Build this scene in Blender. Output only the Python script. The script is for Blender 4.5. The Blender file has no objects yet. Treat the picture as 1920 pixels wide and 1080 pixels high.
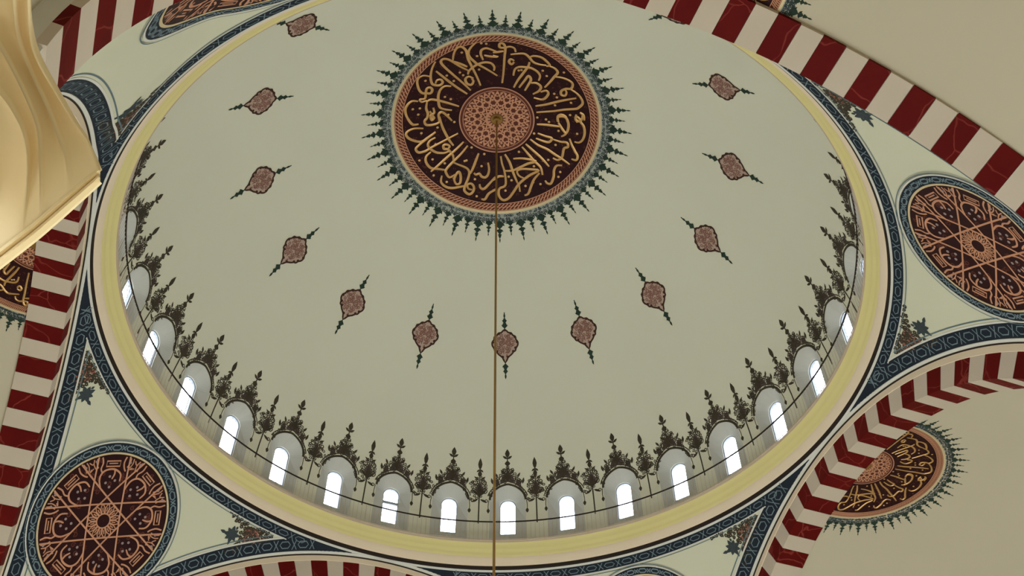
import bpy, bmesh, math, random
from math import sin, cos, pi, radians as rad, degrees as deg, sqrt, hypot, atan2
from mathutils import Vector as V, Matrix
random.seed(7)
S = 10.0                      # dome ring radius in metres; all lengths below are in ring radii
SC = bpy.context.scene
COL = SC.collection

# ------------------------------------------------------------------ camera, world, exposure
cam_d = bpy.data.cameras.new('camera'); cam = bpy.data.objects.new('camera', cam_d); COL.objects.link(cam)
SC.camera = cam
yaw, pit, rol = 2.84651019e-02, 8.63297154e-01, 2.17110566e-03
F = V((sin(yaw)*cos(pit), cos(yaw)*cos(pit), sin(pit)))
R0 = V((cos(yaw), -sin(yaw), 0)); U0 = R0.cross(F)
RT = R0*cos(rol) + U0*sin(rol); UP = U0*cos(rol) - R0*sin(rol)
m = Matrix((RT, UP, -F)).transposed().to_4x4()
m.translation = V((0, -1.84698081, -1.94763817))*S
cam.matrix_world = m
cam_d.sensor_fit = 'HORIZONTAL'; cam_d.sensor_width = 36.0
cam_d.lens = 1948.0021/1920*36
cam_d.clip_end = 300

w = bpy.data.worlds.new('world'); SC.world = w; w.use_nodes = True
w.node_tree.nodes['Background'].inputs[0].default_value = (0.80, 0.88, 1.0, 1)
w.node_tree.nodes['Background'].inputs[1].default_value = 12.0
SC.view_settings.view_transform = 'Standard'; SC.view_settings.look = 'None'
SC.view_settings.exposure = 0.0; SC.view_settings.gamma = 1.0; SC.view_settings.use_curve_mapping = False
LAMP_W = 810.0                # each of the chandelier's lamps
LAMP_COL = (0.90, 0.99, 1.0)
FLOOR_Z = -2.10764            # floor, 1.6 m under the camera
HOOD_FILL_W = 250.0  # added fill lamp that brightens the stone hood
CAL = """-231,-274 -244,-242 -250,-205 -247,-175 -238,-164 -218,-160 -206,-171 -212,-186 -227,-184 -232,-170
-253,-205 -276,-212 -295,-203 -301,-183 -295,-149 -282,-131 -268,-129 -252,-127 -245,-142 -254,-154 -266,-149 -270,-129 -274,-105 -293,-104 -286,-91 -266,-96
-230,-228 -197,-191 -158,-151 -114,-114
-101,-130 -131,-166 -164,-203 -197,-243 -211,-268 -204,-282 -186,-280 -167,-266 -141,-243 -111,-223
-167,-272 -163,-306 -152,-331 -135,-337 -119,-319 -114,-295 -111,-278 -98,-243 -78,-193 -64,-152
-82,-357 -101,-333 -110,-308 -105,-286 -88,-264 -75,-251 -39,-226 -2,-198
-164,-268 -137,-254 -114,-240
-111,-204 -108,-219 -95,-235 -75,-251 -49,-260 -26,-256 -14,-239 -15,-222
-91,-185 -108,-194 -121,-182 -114,-161 -98,-156 -91,-173 -98,-185
-56,-272 -64,-298 -62,-319 -46,-328 -27,-322 -4,-311
-52,-294 -33,-289 -3,-286
-174,-152 -198,-154 -215,-139 -223,-112 -222,-79 -217,-59 -199,-49 -172,-43
-269,-88 -252,-98 -225,-92 -185,-76 -145,-59
-300,-96 -323,-100 -341,-86 -350,-64 -346,-35 -333,-9
-266,-88 -270,-60 -264,-36 -268,-16 -278,-2
-243,-61 -240,-37 -254,-26 -240,-13 -257,-47
-220,5 -223,-27 -213,-38 -199,-29 -172,4
17,-165 21,-223 23,-287 25,-330 18,-351 5,-353 4,-335 19,-332 41,-339 58,-332 63,-315
-20,-307 -1,-311 19,-316
-20,-294 0,-288
45,-301 68,-306 94,-309 111,-297 128,-274 151,-264 178,-263
114,-293 130,-302 157,-299 177,-284 191,-265 178,-259
191,-261 211,-253 222,-236 210,-213 195,-186 177,-159
213,-214 240,-214 267,-206 281,-192 276,-170 256,-165 240,-152 241,-135 255,-133 260,-149 253,-162
276,-166 301,-151 319,-130 324,-110 312,-91 299,-81 255,-69 215,-56 151,-42
146,-70 186,-82 239,-106 299,-130
61,-147 75,-181 94,-216 112,-251 115,-272
58,-202 62,-230 76,-243 99,-245 122,-243 146,-229 157,-210 153,-188
81,-148 101,-183 114,-205 124,-189 115,-164 103,-136
125,-173 145,-175 162,-161 156,-140 134,-123
163,-136 183,-145 192,-132 181,-110 165,-102 138,-107
59,-272 46,-279 40,-266 50,-254 59,-267
238,-10 233,-33 246,-45 264,-38 272,-15
304,-57 302,-37 313,-27 326,-38 328,-58
317,-68 331,-59 336,-36
-346,-35 -336,-12 -322,6 -301,7
-283,28 -316,24 -341,31 -351,44 -343,62 -321,77 -292,85 -269,71 -236,48
-271,-16 -278,-4 -272,13 -250,16 -228,11 -217,2
-256,-23 -249,-5 -238,-17
-220,-19 -212,19 -200,53 -182,91 -167,113
-236,50 -270,75 -303,100 -315,115 -304,131 -278,128 -252,114 -204,90 -149,61
-237,73 -259,85 -267,104 -256,122 -234,138 -205,143 -182,136
-190,128 -182,116 -193,107 -206,110 -204,125 -190,128 -175,145 -168,161 -168,182
-127,98 -157,130 -190,160 -228,194 -258,219
-256,134 -275,152 -276,177 -258,203 -228,210 -202,216
-111,115 -138,151 -168,182 -195,212 -198,228 -184,249 -161,238
-168,186 -142,199 -116,212 -105,229 -109,256 -120,284 -124,308 -105,324 -89,313 -86,293 -97,279 -112,284 -108,300 -93,305
-68,149 -79,181 -90,213 -101,237
-214,239 -218,267 -199,288 -173,295 -139,291 -124,288
-169,250 -158,278 -142,275 -139,247 -146,227 -157,238 -165,262 -154,283
-86,233 -79,241 -64,237 -56,249 -41,253 -30,241 -26,217 -31,189
0,249 -22,277 -44,301 -59,297 -63,281
2,304 -25,321 -40,345 -55,345
155,11 187,9 217,9 246,9
234,-12 233,-29 247,-37 265,-34 276,-10 276,19 266,41 252,52
237,-8 254,18 270,37
310,-21 301,-36 308,-46 320,-36 324,-24 336,-9 342,19 337,49 323,66 305,66
160,50 190,59 216,65 206,83 184,82 154,73
132,79 163,101 200,115 231,133 262,149 293,168
115,101 145,127 180,156 212,189
101,115 128,145 151,171 179,197 188,228
220,69 250,75 276,75 281,93 266,103 261,141 244,156 225,150
285,55 294,78 311,108 322,126 318,144 299,143
264,177 242,181 233,202 233,230 224,260 209,261 200,250
69,169 103,165 140,168 159,174 129,185 100,202 67,220 37,223
19,160 25,192 35,223 42,263 39,287 17,300 16,328 33,347 56,338 78,305 92,280 110,259 139,233 172,211 138,209 104,211 86,221 94,240 117,251
35,151 55,186 71,230 90,273
176,221 155,251 145,280 135,313 120,322
-10,265 12,248 34,247
-10,308 5,300
96,276 101,308"""
DOTS = "-70,-226 -141,-214 -129,-201 -198,-105 -176,-93 -294,-63 -301,-36 -63,-352 -45,-350 -186,-24 -190,-203 -164,-176 -78,-290 -134,-309 -270,-187 -321,-63 87,-230 182,-213 214,-135 225,-120 155,-19 245,-240 166,-236 77,-227 280,-49 189,-15 280,-105 220,-83 -96,124 -123,182 -202,188 -291,48 -74,333 -228,30 -82,261 -250,167 -302,166 -247,236 -195,268 -163,10 -116,180 -56,205 -46,153 -237,103 42,307 152,195 90,138 232,92 201,-5 65,262 53,247 122,282 258,206 252,228 188,167 207,161 146,53 313,29 152,264 182,268 240,29"
HOOD = [[(-146.9, 112.2, 6.0), (-127.2, 48.5, 30.0), (-122.0, 11.5, 45.0), (-131.8, -7.1, 60.0), (-150.0, -14.2, 75.0), (-165.3, -24.6, 85.0), (-180.5, -43.3, 90.0)], [(-89.4, 66.0, 6.0), (-81.7, 26.2, 30.0), (-79.2, -9.8, 45.0), (-90.8, -33.4, 60.0), (-108.6, -48.5, 75.0), (-122.8, -69.1, 85.0), (-139.4, -96.9, 90.0)], [(-67.8, 48.3, 6.0), (-64.2, -0.3, 30.0), (-65.4, -24.1, 45.0), (-75.2, -47.4, 60.0), (-88.2, -70.3, 75.0), (-100.9, -95.6, 85.0), (-110.0, -132.3, 90.0)], [(-34.2, 19.0, 6.0), (-40.9, -1.0, 30.0), (-49.3, -13.5, 45.0), (-58.5, -34.4, 60.0), (-70.9, -60.4, 75.0), (-78.2, -92.7, 85.0), (-71.4, -138.3, 90.0)], [(-0.9, -8.3, 6.0), (-16.3, -17.4, 30.0), (-30.3, -27.4, 45.0), (-45.0, -43.0, 60.0), (-63.1, -78.9, 75.0), (-64.7, -106.7, 85.0), (-58.7, -138.7, 90.0)]]
HOOD_RIM = [[(-146.9, 112.2, 6.0), (-89.4, 66.0, 6.0), (-67.8, 48.3, 6.0), (-34.2, 19.0, 6.0), (-0.9, -8.3, 6.0)], [(-143.6, 109.0, -0.0), (-86.4, 63.1, -0.0), (-65.0, 45.5, -0.0), (-31.7, 16.3, -0.0), (1.6, -11.1, -0.0)], [(-147.4, 117.6, 3.0), (-89.7, 71.1, 3.0), (-68.0, 53.3, 3.0), (-34.5, 23.8, 3.0), (-0.7, -5.1, 3.0)], [(-146.2, 117.6, -0.0), (-88.6, 71.2, -0.0), (-67.0, 53.4, -0.0), (-33.5, 23.9, -0.0), (0.3, -5.5, -0.0)], [(-144.4, 116.8, -4.0), (-87.0, 70.5, -4.0), (-65.5, 52.7, -4.0), (-32.1, 23.3, -4.0), (1.7, -6.5, -4.0)], [(-145.6, 120.8, -4.0), (-88.0, 74.2, -4.0), (-66.4, 56.4, -4.0), (-32.9, 26.8, -4.0), (1.2, -3.9, -4.0)], [(-148.9, 126.3, -0.0), (-90.9, 79.3, -0.0), (-69.1, 61.3, -0.0), (-35.4, 31.5, -0.0), (-1.0, 0.3, -0.0)], [(-155.7, 135.7, 10.0), (-96.9, 88.1, 10.0), (-74.8, 69.9, 10.0), (-40.6, 39.6, 10.0), (-5.7, 7.8, 10.0)]]
HOOD_TIP = [-0.343, -1.3189, -1.2]

# ------------------------------------------------------------------ materials
def lin(c):
    return tuple(((v/255)/12.92 if v/255 <= .04045 else ((v/255+.055)/1.055)**2.4) for v in c)
def mat(name, c, rough=.7, metal=0.0, var=.06, scale=1.5, bump=0.0, spec=.12, veins=None, emit=None, coords='Object'):
    M = bpy.data.materials.new(name); M.use_nodes = True
    nt = M.node_tree; B = nt.nodes['Principled BSDF']; L = nt.links.new
    rgb = lin(c); B.inputs['Roughness'].default_value = rough; B.inputs['Metallic'].default_value = metal
    B.inputs['Specular IOR Level'].default_value = spec
    tc = nt.nodes.new('ShaderNodeTexCoord')
    oi = nt.nodes.new('ShaderNodeObjectInfo')
    ad = nt.nodes.new('ShaderNodeVectorMath'); ad.operation = 'MULTIPLY_ADD'
    L(oi.outputs['Random'], ad.inputs[0]); ad.inputs[1].default_value = (37, 51, 23); L(tc.outputs[coords], ad.inputs[2])
    n = nt.nodes.new('ShaderNodeTexNoise'); n.inputs['Scale'].default_value = scale; n.inputs['Detail'].default_value = 5
    L(ad.outputs[0], n.inputs['Vector'])
    mx = nt.nodes.new('ShaderNodeMix'); mx.data_type = 'RGBA'
    mx.inputs[6].default_value = (*[max(0, v*(1-var)) for v in rgb], 1)
    mx.inputs[7].default_value = (*[min(1, v*(1+var)) for v in rgb], 1)
    L(n.outputs[0], mx.inputs[0]); out = mx.outputs[2]
    if veins:
        vc, vs, vw = veins
        n2 = nt.nodes.new('ShaderNodeTexNoise'); n2.inputs['Scale'].default_value = vs*.8; n2.inputs['Detail'].default_value = 3
        L(ad.outputs[0], n2.inputs['Vector'])
        mm = nt.nodes.new('ShaderNodeVectorMath'); mm.operation = 'MULTIPLY_ADD'; mm.inputs[1].default_value = (.9,.9,.9)
        L(n2.outputs['Color'], mm.inputs[0]); L(ad.outputs[0], mm.inputs[2])
        vo = nt.nodes.new('ShaderNodeTexVoronoi'); vo.feature = 'DISTANCE_TO_EDGE'; vo.inputs['Scale'].default_value = vs
        L(mm.outputs[0], vo.inputs['Vector'])
        cr = nt.nodes.new('ShaderNodeMapRange'); cr.inputs[1].default_value = 0; cr.inputs[2].default_value = vw
        cr.inputs[3].default_value = 1; cr.inputs[4].default_value = 0
        L(vo.outputs['Distance'], cr.inputs[0])
        n3 = nt.nodes.new('ShaderNodeTexNoise'); n3.inputs['Scale'].default_value = vs*1.3; L(ad.outputs[0], n3.inputs['Vector'])
        mu = nt.nodes.new('ShaderNodeMath'); mu.operation = 'MULTIPLY'; L(cr.outputs[0], mu.inputs[0]); L(n3.outputs[0], mu.inputs[1])
        m2 = nt.nodes.new('ShaderNodeMix'); m2.data_type = 'RGBA'; m2.inputs[7].default_value = (*lin(vc), 1)
        L(mu.outputs[0], m2.inputs[0]); L(out, m2.inputs[6]); out = m2.outputs[2]
    L(out, B.inputs['Base Color'])
    if bump:
        bp = nt.nodes.new('ShaderNodeBump'); bp.inputs['Strength'].default_value = bump; bp.inputs['Distance'].default_value = .05
        nb = nt.nodes.new('ShaderNodeTexNoise'); nb.inputs['Scale'].default_value = scale*6; nb.inputs['Detail'].default_value = 4
        L(ad.outputs[0], nb.inputs['Vector']); L(nb.outputs[0], bp.inputs['Height']); L(bp.outputs[0], B.inputs['Normal'])
    if emit:
        B.inputs['Emission Color'].default_value = (*emit[0], 1); B.inputs['Emission Strength'].default_value = emit[1]
    return M
def glass_mat():
    M = bpy.data.materials.new('window_glass'); M.use_nodes = True; nt = M.node_tree; L = nt.links.new
    nt.nodes.remove(nt.nodes['Principled BSDF']); o = nt.nodes['Material Output']
    t = nt.nodes.new('ShaderNodeBsdfTransparent'); t.inputs[0].default_value = (.95, .97, 1, 1)
    g = nt.nodes.new('ShaderNodeBsdfGlossy'); g.inputs['Roughness'].default_value = .15
    mx = nt.nodes.new('ShaderNodeMixShader')
    fr = nt.nodes.new('ShaderNodeFresnel'); fr.inputs[0].default_value = 1.3
    L(fr.outputs[0], mx.inputs[0]); L(t.outputs[0], mx.inputs[1]); L(g.outputs[0], mx.inputs[2]); L(mx.outputs[0], o.inputs[0])
    return M
M_ = dict(
 dome=mat('dome_plaster', (212,208,186), .75, var=.035, scale=.35, bump=.12),
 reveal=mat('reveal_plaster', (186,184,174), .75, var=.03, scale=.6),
 pend=mat('pendentive_plaster', (202,199,174), .75, var=.03, scale=.5, bump=.1),
 semi=mat('half_dome_plaster', (194,183,160), .75, var=.04, scale=.4, bump=.12),
 pink=mat('pink_plaster', (222,201,174), .7, var=.04, scale=1),
 yellow=mat('ochre_stucco', (213,198,136), .6, var=.05, scale=.8),
 cream=mat('cream_stone', (196,180,162), .65, var=.06, scale=1.2, bump=.05),
 red=mat('red_marble', (92,15,12), .6, var=.3, scale=1.2, spec=.06, veins=((150,66,56), 1.1, .022)),
 hood=mat('warm_cream_stone', (236,212,164), .5, var=.03, scale=.8),
 white=mat('white_line_paint', (206,202,192), .7, var=.03),
 dark=mat('black_brown_paint', (44,34,28), .7, var=.1),
 navy=mat('navy_paint', (30,37,46), .7, var=.25, scale=3),
 chain=mat('pale_blue_paint', (110,124,129), .7, var=.2, scale=2),
 thinline=mat('slate_line_paint', (96,112,118), .7, var=.1),
 floral=mat('olive_black_paint', (64,56,44), .75, var=.3, scale=2),
 purple=mat('purple_brown_paint', (88,74,76), .75, var=.25, scale=3),
 rose=mat('rose_brown_paint', (140,92,78), .75, var=.25, scale=3),
 slate=mat('slate_blue_paint', (58,66,68), .75, var=.3, scale=3),
 pale=mat('pale_blue_grey_paint', (152,156,146), .75, var=.15, scale=3),
 green=mat('dark_green_paint', (44,58,48), .75, var=.3, scale=3),
 maroon=mat('dark_maroon_paint', (42,13,14), .55, var=.3, scale=1),
 redbrown=mat('red_brown_paint', (92,46,36), .6, var=.25, scale=2),
 gold=mat('gold_leaf', (198,152,92), .36, metal=.5, var=.15, scale=1.5, spec=.5),
 goldline=mat('dull_gold_line', (206,184,144), .5, metal=.2, var=.08),
 copper=mat('copper_pink_paint', (196,140,108), .5, metal=.15, var=.2, scale=2),
 grey=mat('grey_dot_paint', (150,130,128), .6, var=.1),
 brass=mat('old_brass', (146,110,58), .4, metal=.6, var=.12),
 iron=mat('dark_iron', (46,36,30), .5, metal=.3, var=.1),
 tan=mat('tan_railing_paint', (178,158,138), .6, var=.1),
 frame=mat('grey_window_frame', (150,154,160), .6, var=.05),
 carpet=mat('red_carpet', (150,146,138), .95, var=.1, scale=2),
 stone=mat('pale_stone', (200,194,180), .7, var=.06, scale=.8),
 bulb=mat('lamp_glass', (255,240,210), .3, emit=((1,.86,.66), 6.0)),
 glass=glass_mat(),
)

# ------------------------------------------------------------------ object helpers
def tag(o, label=None, cat=None, group=None, kind=None):
    if label: o['label'] = label
    if cat: o['category'] = cat
    if group: o['group'] = group
    if kind: o['kind'] = kind
    return o
def link(name, me, parent=None, loc=None):
    o = bpy.data.objects.new(name, me); COL.objects.link(o)
    if parent: o.parent = parent
    if loc is not None: o.location = loc
    return o
def empty(name, M=None, parent=None):
    o = bpy.data.objects.new(name, None); COL.objects.link(o); o.empty_display_size = .3
    if parent: o.parent = parent
    if M is not None: o.matrix_local = M
    return o
class MB:
    """collects vertices (in ring radii) and faces, links them as one mesh object"""
    def __init__(s): s.v = []; s.f = []
    def add(s, vs, fs):
        n = len(s.v); s.v += vs; s.f += [tuple(i+n for i in f) for f in fs]
    def mesh(s, name, m, smooth=False, merge=False, scale=None):
        k = S if scale is None else scale
        me = bpy.data.meshes.new(name); me.from_pydata([(a*k, b*k, c*k) for a, b, c in s.v], [], s.f)
        if merge:
            bm = bmesh.new(); bm.from_mesh(me); bmesh.ops.remove_doubles(bm, verts=bm.verts, dist=1e-4)
            bmesh.ops.recalc_face_normals(bm, faces=bm.faces); bm.to_mesh(me); bm.free()
        if m is not None: me.materials.append(m)
        if smooth: me.polygons.foreach_set('use_smooth', [True]*len(me.polygons))
        me.update(); return me
    def build(s, name, m, parent=None, smooth=False, merge=False, kind=None):
        o = link(name, s.mesh(name, m, smooth, merge), parent)
        if kind: o['kind'] = kind
        return o
    def box(s, c, sx, sy, sz, X=(1,0,0), Y=(0,1,0), Z=(0,0,1)):
        c, X, Y, Z = V(c), V(X), V(Y), V(Z)
        vs = [tuple(c + X*(sx*i) + Y*(sy*j) + Z*(sz*k)) for k in (-1,1) for j in (-1,1) for i in (-1,1)]
        s.add(vs, [(0,2,3,1),(4,5,7,6),(0,1,5,4),(2,6,7,3),(0,4,6,2),(1,3,7,5)])
    def tube(s, pts, r, n=8, closed=False):
        pts = [V(p) for p in pts]; N = len(pts); vs = []
        for i, p in enumerate(pts):
            t = (pts[(i+1) % N if closed else min(i+1, N-1)] - pts[(i-1) % N if closed else max(i-1, 0)]).normalized()
            a = t.cross(V((0,0,1))); a = V((1,0,0)) if a.length < 1e-3 else a.normalized(); b = t.cross(a)
            vs += [tuple(p + (a*cos(2*pi*k/n) + b*sin(2*pi*k/n))*r) for k in range(n)]
        fs = []
        for i in range(N if closed else N-1):
            j = (i+1) % N
            fs += [(i*n+k, i*n+(k+1) % n, j*n+(k+1) % n, j*n+k) for k in range(n)]
        if not closed: fs += [tuple(range(n))[::-1], tuple((N-1)*n+k for k in range(n))]
        s.add(vs, fs)
    def revolve(s, prof, n=256, a0=0, a1=2*pi):
        full = abs(a1-a0-2*pi) < 1e-6; N = n if full else n+1; vs = []
        for i in range(N):
            a = a0+(a1-a0)*i/n; vs += [(r*cos(a), r*sin(a), z) for r, z in prof]
        P = len(prof)
        s.add(vs, [(i*P+k, ((i+1) % N)*P+k, ((i+1) % N)*P+k+1, i*P+k+1) for i in range(n) for k in range(P-1)])

def smooth_line(pts, sub=4, closed=False):
    """Catmull-Rom through the points"""
    n = len(pts)
    if n < 3: return pts
    out = []
    for i in range(n if closed else n-1):
        g = (lambda k: pts[k % n]) if closed else (lambda k: pts[max(0, min(n-1, k))])
        p0, p1, p2, p3 = g(i-1), g(i), g(i+1), g(i+2)
        for j in range(sub):
            t = j/sub
            out.append(tuple(.5*(2*b+(c-a)*t+(2*a-5*b+4*c-d)*t*t+(3*b-a-3*c+d)*t**3) for a, b, c, d in zip(p0, p1, p2, p3)))
    if not closed: out.append(pts[-1])
    return out
class Paint:
    """shapes in flat 2-D coordinates laid on a curved surface: fn(x, y, h) -> point, h metres/10 proud of the plaster"""
    def __init__(s, fn, h=.0006): s.mb = MB(); s.fn = fn; s.h = h
    def stroke(s, pts, wd, closed=False, taper=0, keep=None, ridge=0):
        n = len(pts); vs = []; ok = []
        for i, (x, y) in enumerate(pts):
            a = pts[(i-1) % n] if closed or i else pts[0]; b = pts[(i+1) % n] if closed or i < n-1 else pts[-1]
            dx, dy = b[0]-a[0], b[1]-a[1]; l = hypot(dx, dy) or 1; dx, dy = dx/l, dy/l
            ww = wd/2
            if taper and not closed: ww *= 1-taper*abs(2*i/(n-1)-1)**2
            q = [s.fn(x-dy*ww, y+dx*ww, s.h), s.fn(x+dy*ww, y-dx*ww, s.h)]
            if ridge: q.insert(1, s.fn(x, y, s.h+ridge))
            vs += q; ok.append(keep is None or keep(x, y))
        k = 3 if ridge else 2; fs = []
        for i in range(n if closed else n-1):
            j = (i+1) % n
            if ok[i] and ok[j]:
                fs += [(i*k+c, i*k+c+1, j*k+c+1, j*k+c) for c in range(k-1)]
        s.mb.add(vs, fs)
    def poly(s, pts, rim=0):
        cx = sum(p[0] for p in pts)/len(pts); cy = sum(p[1] for p in pts)/len(pts); n = len(pts)
        s.mb.add([s.fn(x, y, s.h) for x, y in pts]+[s.fn(cx, cy, s.h+rim)], [(i, (i+1) % n, n) for i in range(n)])
    def dot(s, x, y, r, n=7): s.poly([(x+r*cos(2*pi*k/n), y+r*sin(2*pi*k/n)) for k in range(n)], .0008)
    def leaf(s, x, y, a, l, wd):
        pr = [(0,0),(.25,.36),(.5,.5),(.75,.32),(1,0),(.75,-.32),(.5,-.5),(.25,-.36)]
        s.poly([(x+cos(a)*l*u-sin(a)*wd*v, y+sin(a)*l*u+cos(a)*wd*v) for u, v in pr], .0006)
    def curl(s, x, y, r, a, d, wd, turns=1.15, n=10):
        s.stroke([(x+r*(1-.72*i/n)*cos(a+d*turns*2*pi*i/n), y+r*(1-.72*i/n)*sin(a+d*turns*2*pi*i/n)) for i in range(n+1)], wd)
    def ring(s, r0, r1, n=96, a0=0, a1=2*pi):
        full = abs(a1-a0-2*pi) < 1e-6; N = n if full else n+1; vs = []
        rs = [r0+(r1-r0)*k/max(1, int((r1-r0)/1.5)) for k in range(max(1, int((r1-r0)/1.5))+1)]; P = len(rs)
        for i in range(N):
            a = a0+(a1-a0)*i/n; vs += [s.fn(r*cos(a), r*sin(a), s.h) for r in rs]
        s.mb.add(vs, [(i*P+k, ((i+1) % N)*P+k, ((i+1) % N)*P+k+1, i*P+k+1) for i in range(n) for k in range(P-1)])
    def build(s, name, m, parent=None, kind=None): return s.mb.build(name, m, parent, kind=kind)
    def mesh(s, name, m): return s.mb.mesh(name, m)

def inside(p, poly):
    x, y = p; c = False; n = len(poly)
    for i in range(n):
        (x1, y1), (x2, y2) = poly[i], poly[i-1]
        if (y1 > y) != (y2 > y) and x < (x2-x1)*(y-y1)/(y2-y1)+x1: c = not c
    return c
def scrollwork(P, poly, step, wd, rnd, jit=.3, leaf=.35):
    """fills a polygon with little curled tendrils and leaves"""
    xs = [p[0] for p in poly]; ys = [p[1] for p in poly]; y = min(ys)+step*.4; row = 0
    while y < max(ys):
        x = min(xs)+step*(.3+.5*(row % 2))
        while x < max(xs):
            q = (x+rnd.uniform(-jit, jit)*step, y+rnd.uniform(-jit, jit)*step)
            if inside(q, poly):
                a = rnd.uniform(0, 6.28); P.curl(q[0], q[1], step*.5, a, rnd.choice((-1, 1)), wd)
                if rnd.random() < leaf: P.leaf(q[0], q[1], rnd.uniform(0, 6.28), step*.62, wd*1.9)
            x += step
        y += step*.86; row += 1

# ------------------------------------------------------------------ geometry of the building (ring radii)
DZ, DR = .08, 1.008                       # main dome: sphere centre height and radius
PZ = -.969; PR = sqrt(1.01**2+.95**2)     # pendentives lie on this sphere
AZ0 = 18.75                               # the square bay is turned by this much
DI, DO, RA, RF, RB = 1.01, 1.097, .871, .932, .95   # arch: inner and outer face, intrados, voussoir top, trim top
def dome(az, pol, h=0.0):
    r = DR-h; a, p = rad(az), rad(pol)
    return (r*sin(p)*cos(a), r*sin(p)*sin(a), DZ+r*cos(p))
def pend(az, pol, h=0.0):
    r = PR-h; a, p = rad(az), rad(pol)
    return (r*sin(p)*cos(a), r*sin(p)*sin(a), PZ+r*cos(p))
def bay(az):                              # local frame of an arch: u outward, w sideways
    a = rad(az); return V((cos(a), sin(a), 0)), V((-sin(a), cos(a), 0))
def polar_frame(C, r, axis_az, axis_pol):
    """matrix at a sphere point; local map for degrees (x, y) about it, z = into the wall"""
    a, p = rad(axis_az), rad(axis_pol)
    Z = V((sin(p)*cos(a), sin(p)*sin(a), cos(p))); X = V((-sin(a), cos(a), 0)); Y = Z.cross(X)
    M = Matrix((X, Y, Z)).transposed().to_4x4(); M.translation = (V(C)+Z*r)*S
    return M
def cap(r):                               # degrees about the pole -> local coordinates with the pole at 0
    def fn(x, y, h=0.0):
        ro = rad(hypot(x, y)); th = atan2(y, x); q = r-h
        return (q*sin(ro)*cos(th), q*sin(ro)*sin(th), q*cos(ro)-r)
    return fn

# ------------------------------------------------------------------ main dome with its windows
WAZ = 164.83; WK = list(range(-8, 24)); HW = 3.5          # first window, the ones built, niche half width (az degrees)
win_az = [WAZ-11.25*k for k in range(32)]
open_k = set(k % 32 for k in WK)
def ptop(t):                                               # niche outline: polar angle over t in -1..1
    t = min(1, abs(t)); return 76.45+2.9*(1-sqrt(1-t*t))+.45*t
PBOT = 88.6
xs_in = [sin(pi/2*k/8) for k in range(-8, 9)]
cols = [-5.625, -4.4]+[x*HW for x in xs_in]+[4.4]
mb = MB()
az_all = []
for k in range(32):
    az_all += [(win_az[31-k]+c, c, (31-k) in open_k) for c in cols]
n = len(az_all)
up = [1.5+(73-1.5)*i/34 for i in range(35)]
vs = []
for a, c, o in az_all: vs += [dome(a, p) for p in up]
P = len(up)
mb.add(vs, [(i*P+k, ((i+1) % n)*P+k, ((i+1) % n)*P+k+1, i*P+k+1) for i in range(n) for k in range(P-1)])
mb.add([dome(a, 1.5) for a, c, o in az_all]+[dome(0, 0)], [(i, (i+1) % n, n) for i in range(n)])
for i in range(n):
    a, c, o = az_all[i]; b, d, _ = az_all[(i+1) % n]
    if d < c: d = 5.625
    if o and abs(c+d)/2 < HW:
        ta, tb = ptop(c/HW), ptop(d/HW)
        for f0, f1 in ((0, .5), (.5, 1)):
            q = [(a, 73+(ta-73)*f0), (b, 73+(tb-73)*f0), (b, 73+(tb-73)*f1), (a, 73+(ta-73)*f1)]
            mb.add([dome(*e) for e in q], [(0,1,2,3)])
        mb.add([dome(*e) for e in ((a,PBOT),(b,PBOT),(b,92),(a,92))], [(0,1,2,3)])
    else:
        rows = [73, (73+ptop(1))/2, ptop(1), 84, PBOT, 92]
        for p0, p1 in zip(rows, rows[1:]):
            mb.add([dome(*e) for e in ((a,p0),(b,p0),(b,p1),(a,p1))], [(0,1,2,3)])
ceiling = mb.build('ceiling', M_['dome'], smooth=True, merge=True); tag(ceiling, kind='structure')

# one window, built at azimuth 0 and turned into place: splayed reveal, frame, lattice, pane
GR, GZ0, GZ1, GW = 1.016, .140, .283, 1.55                # glass radius, bottom, top, half width in degrees
def win_pt(x, z, r): a = rad(x); return (r*cos(a), r*sin(a), z)
outl = [(-HW, PBOT), (-HW, 84)]+[(x*HW, ptop(x)) for x in xs_in]+[(HW, 84), (HW, PBOT)]+[(x*HW, PBOT) for x in xs_in[-2:0:-1]]
gl_sp = GZ1-.026
ginl = [(-GW, GZ0), (-GW, (GZ0+gl_sp)/2)]+[(x*GW, gl_sp+(GZ1-gl_sp)*sqrt(max(0, 1-x*x))) for x in xs_in]+[(GW, (GZ0+gl_sp)/2), (GW, GZ0)]+[(x*GW, GZ0) for x in xs_in[-2:0:-1]]
mb = MB(); N = len(outl)
A = [dome(x, p) for x, p in outl]; E_ = [dome(x*1.14, 82+(p-82)*1.1, -.0015) for x, p in outl]; Bq = [win_pt(x, z, GR) for x, z in ginl]; Cq = [win_pt(x, z, GR+.02) for x, z in ginl]
mb.add(E_+A+Bq+Cq, [(r*N+i, r*N+(i+1) % N, (r+1)*N+(i+1) % N, (r+1)*N+i) for r in range(3) for i in range(N)])
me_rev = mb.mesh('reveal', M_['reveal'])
mb = MB()
ins = [(x*.9, GZ0+.004+(z-GZ0)*.955) for x, z in ginl]
A = [win_pt(x, z, GR+.004) for x, z in ginl]; Bq = [win_pt(x, z, GR+.004) for x, z in ins]; Cq = [win_pt(x, z, GR+.012) for x, z in ins]
mb.add(A+Bq+Cq, [(i, (i+1) % N, N+(i+1) % N, N+i) for i in range(N)]+[(N+i, N+(i+1) % N, 2*N+(i+1) % N, 2*N+i) for i in range(N)])
me_fr = mb.mesh('frame', M_['frame'])
mb = MB()
def gtop(x): return gl_sp+(GZ1-gl_sp)*sqrt(max(0, 1-(x/GW)**2))
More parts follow.
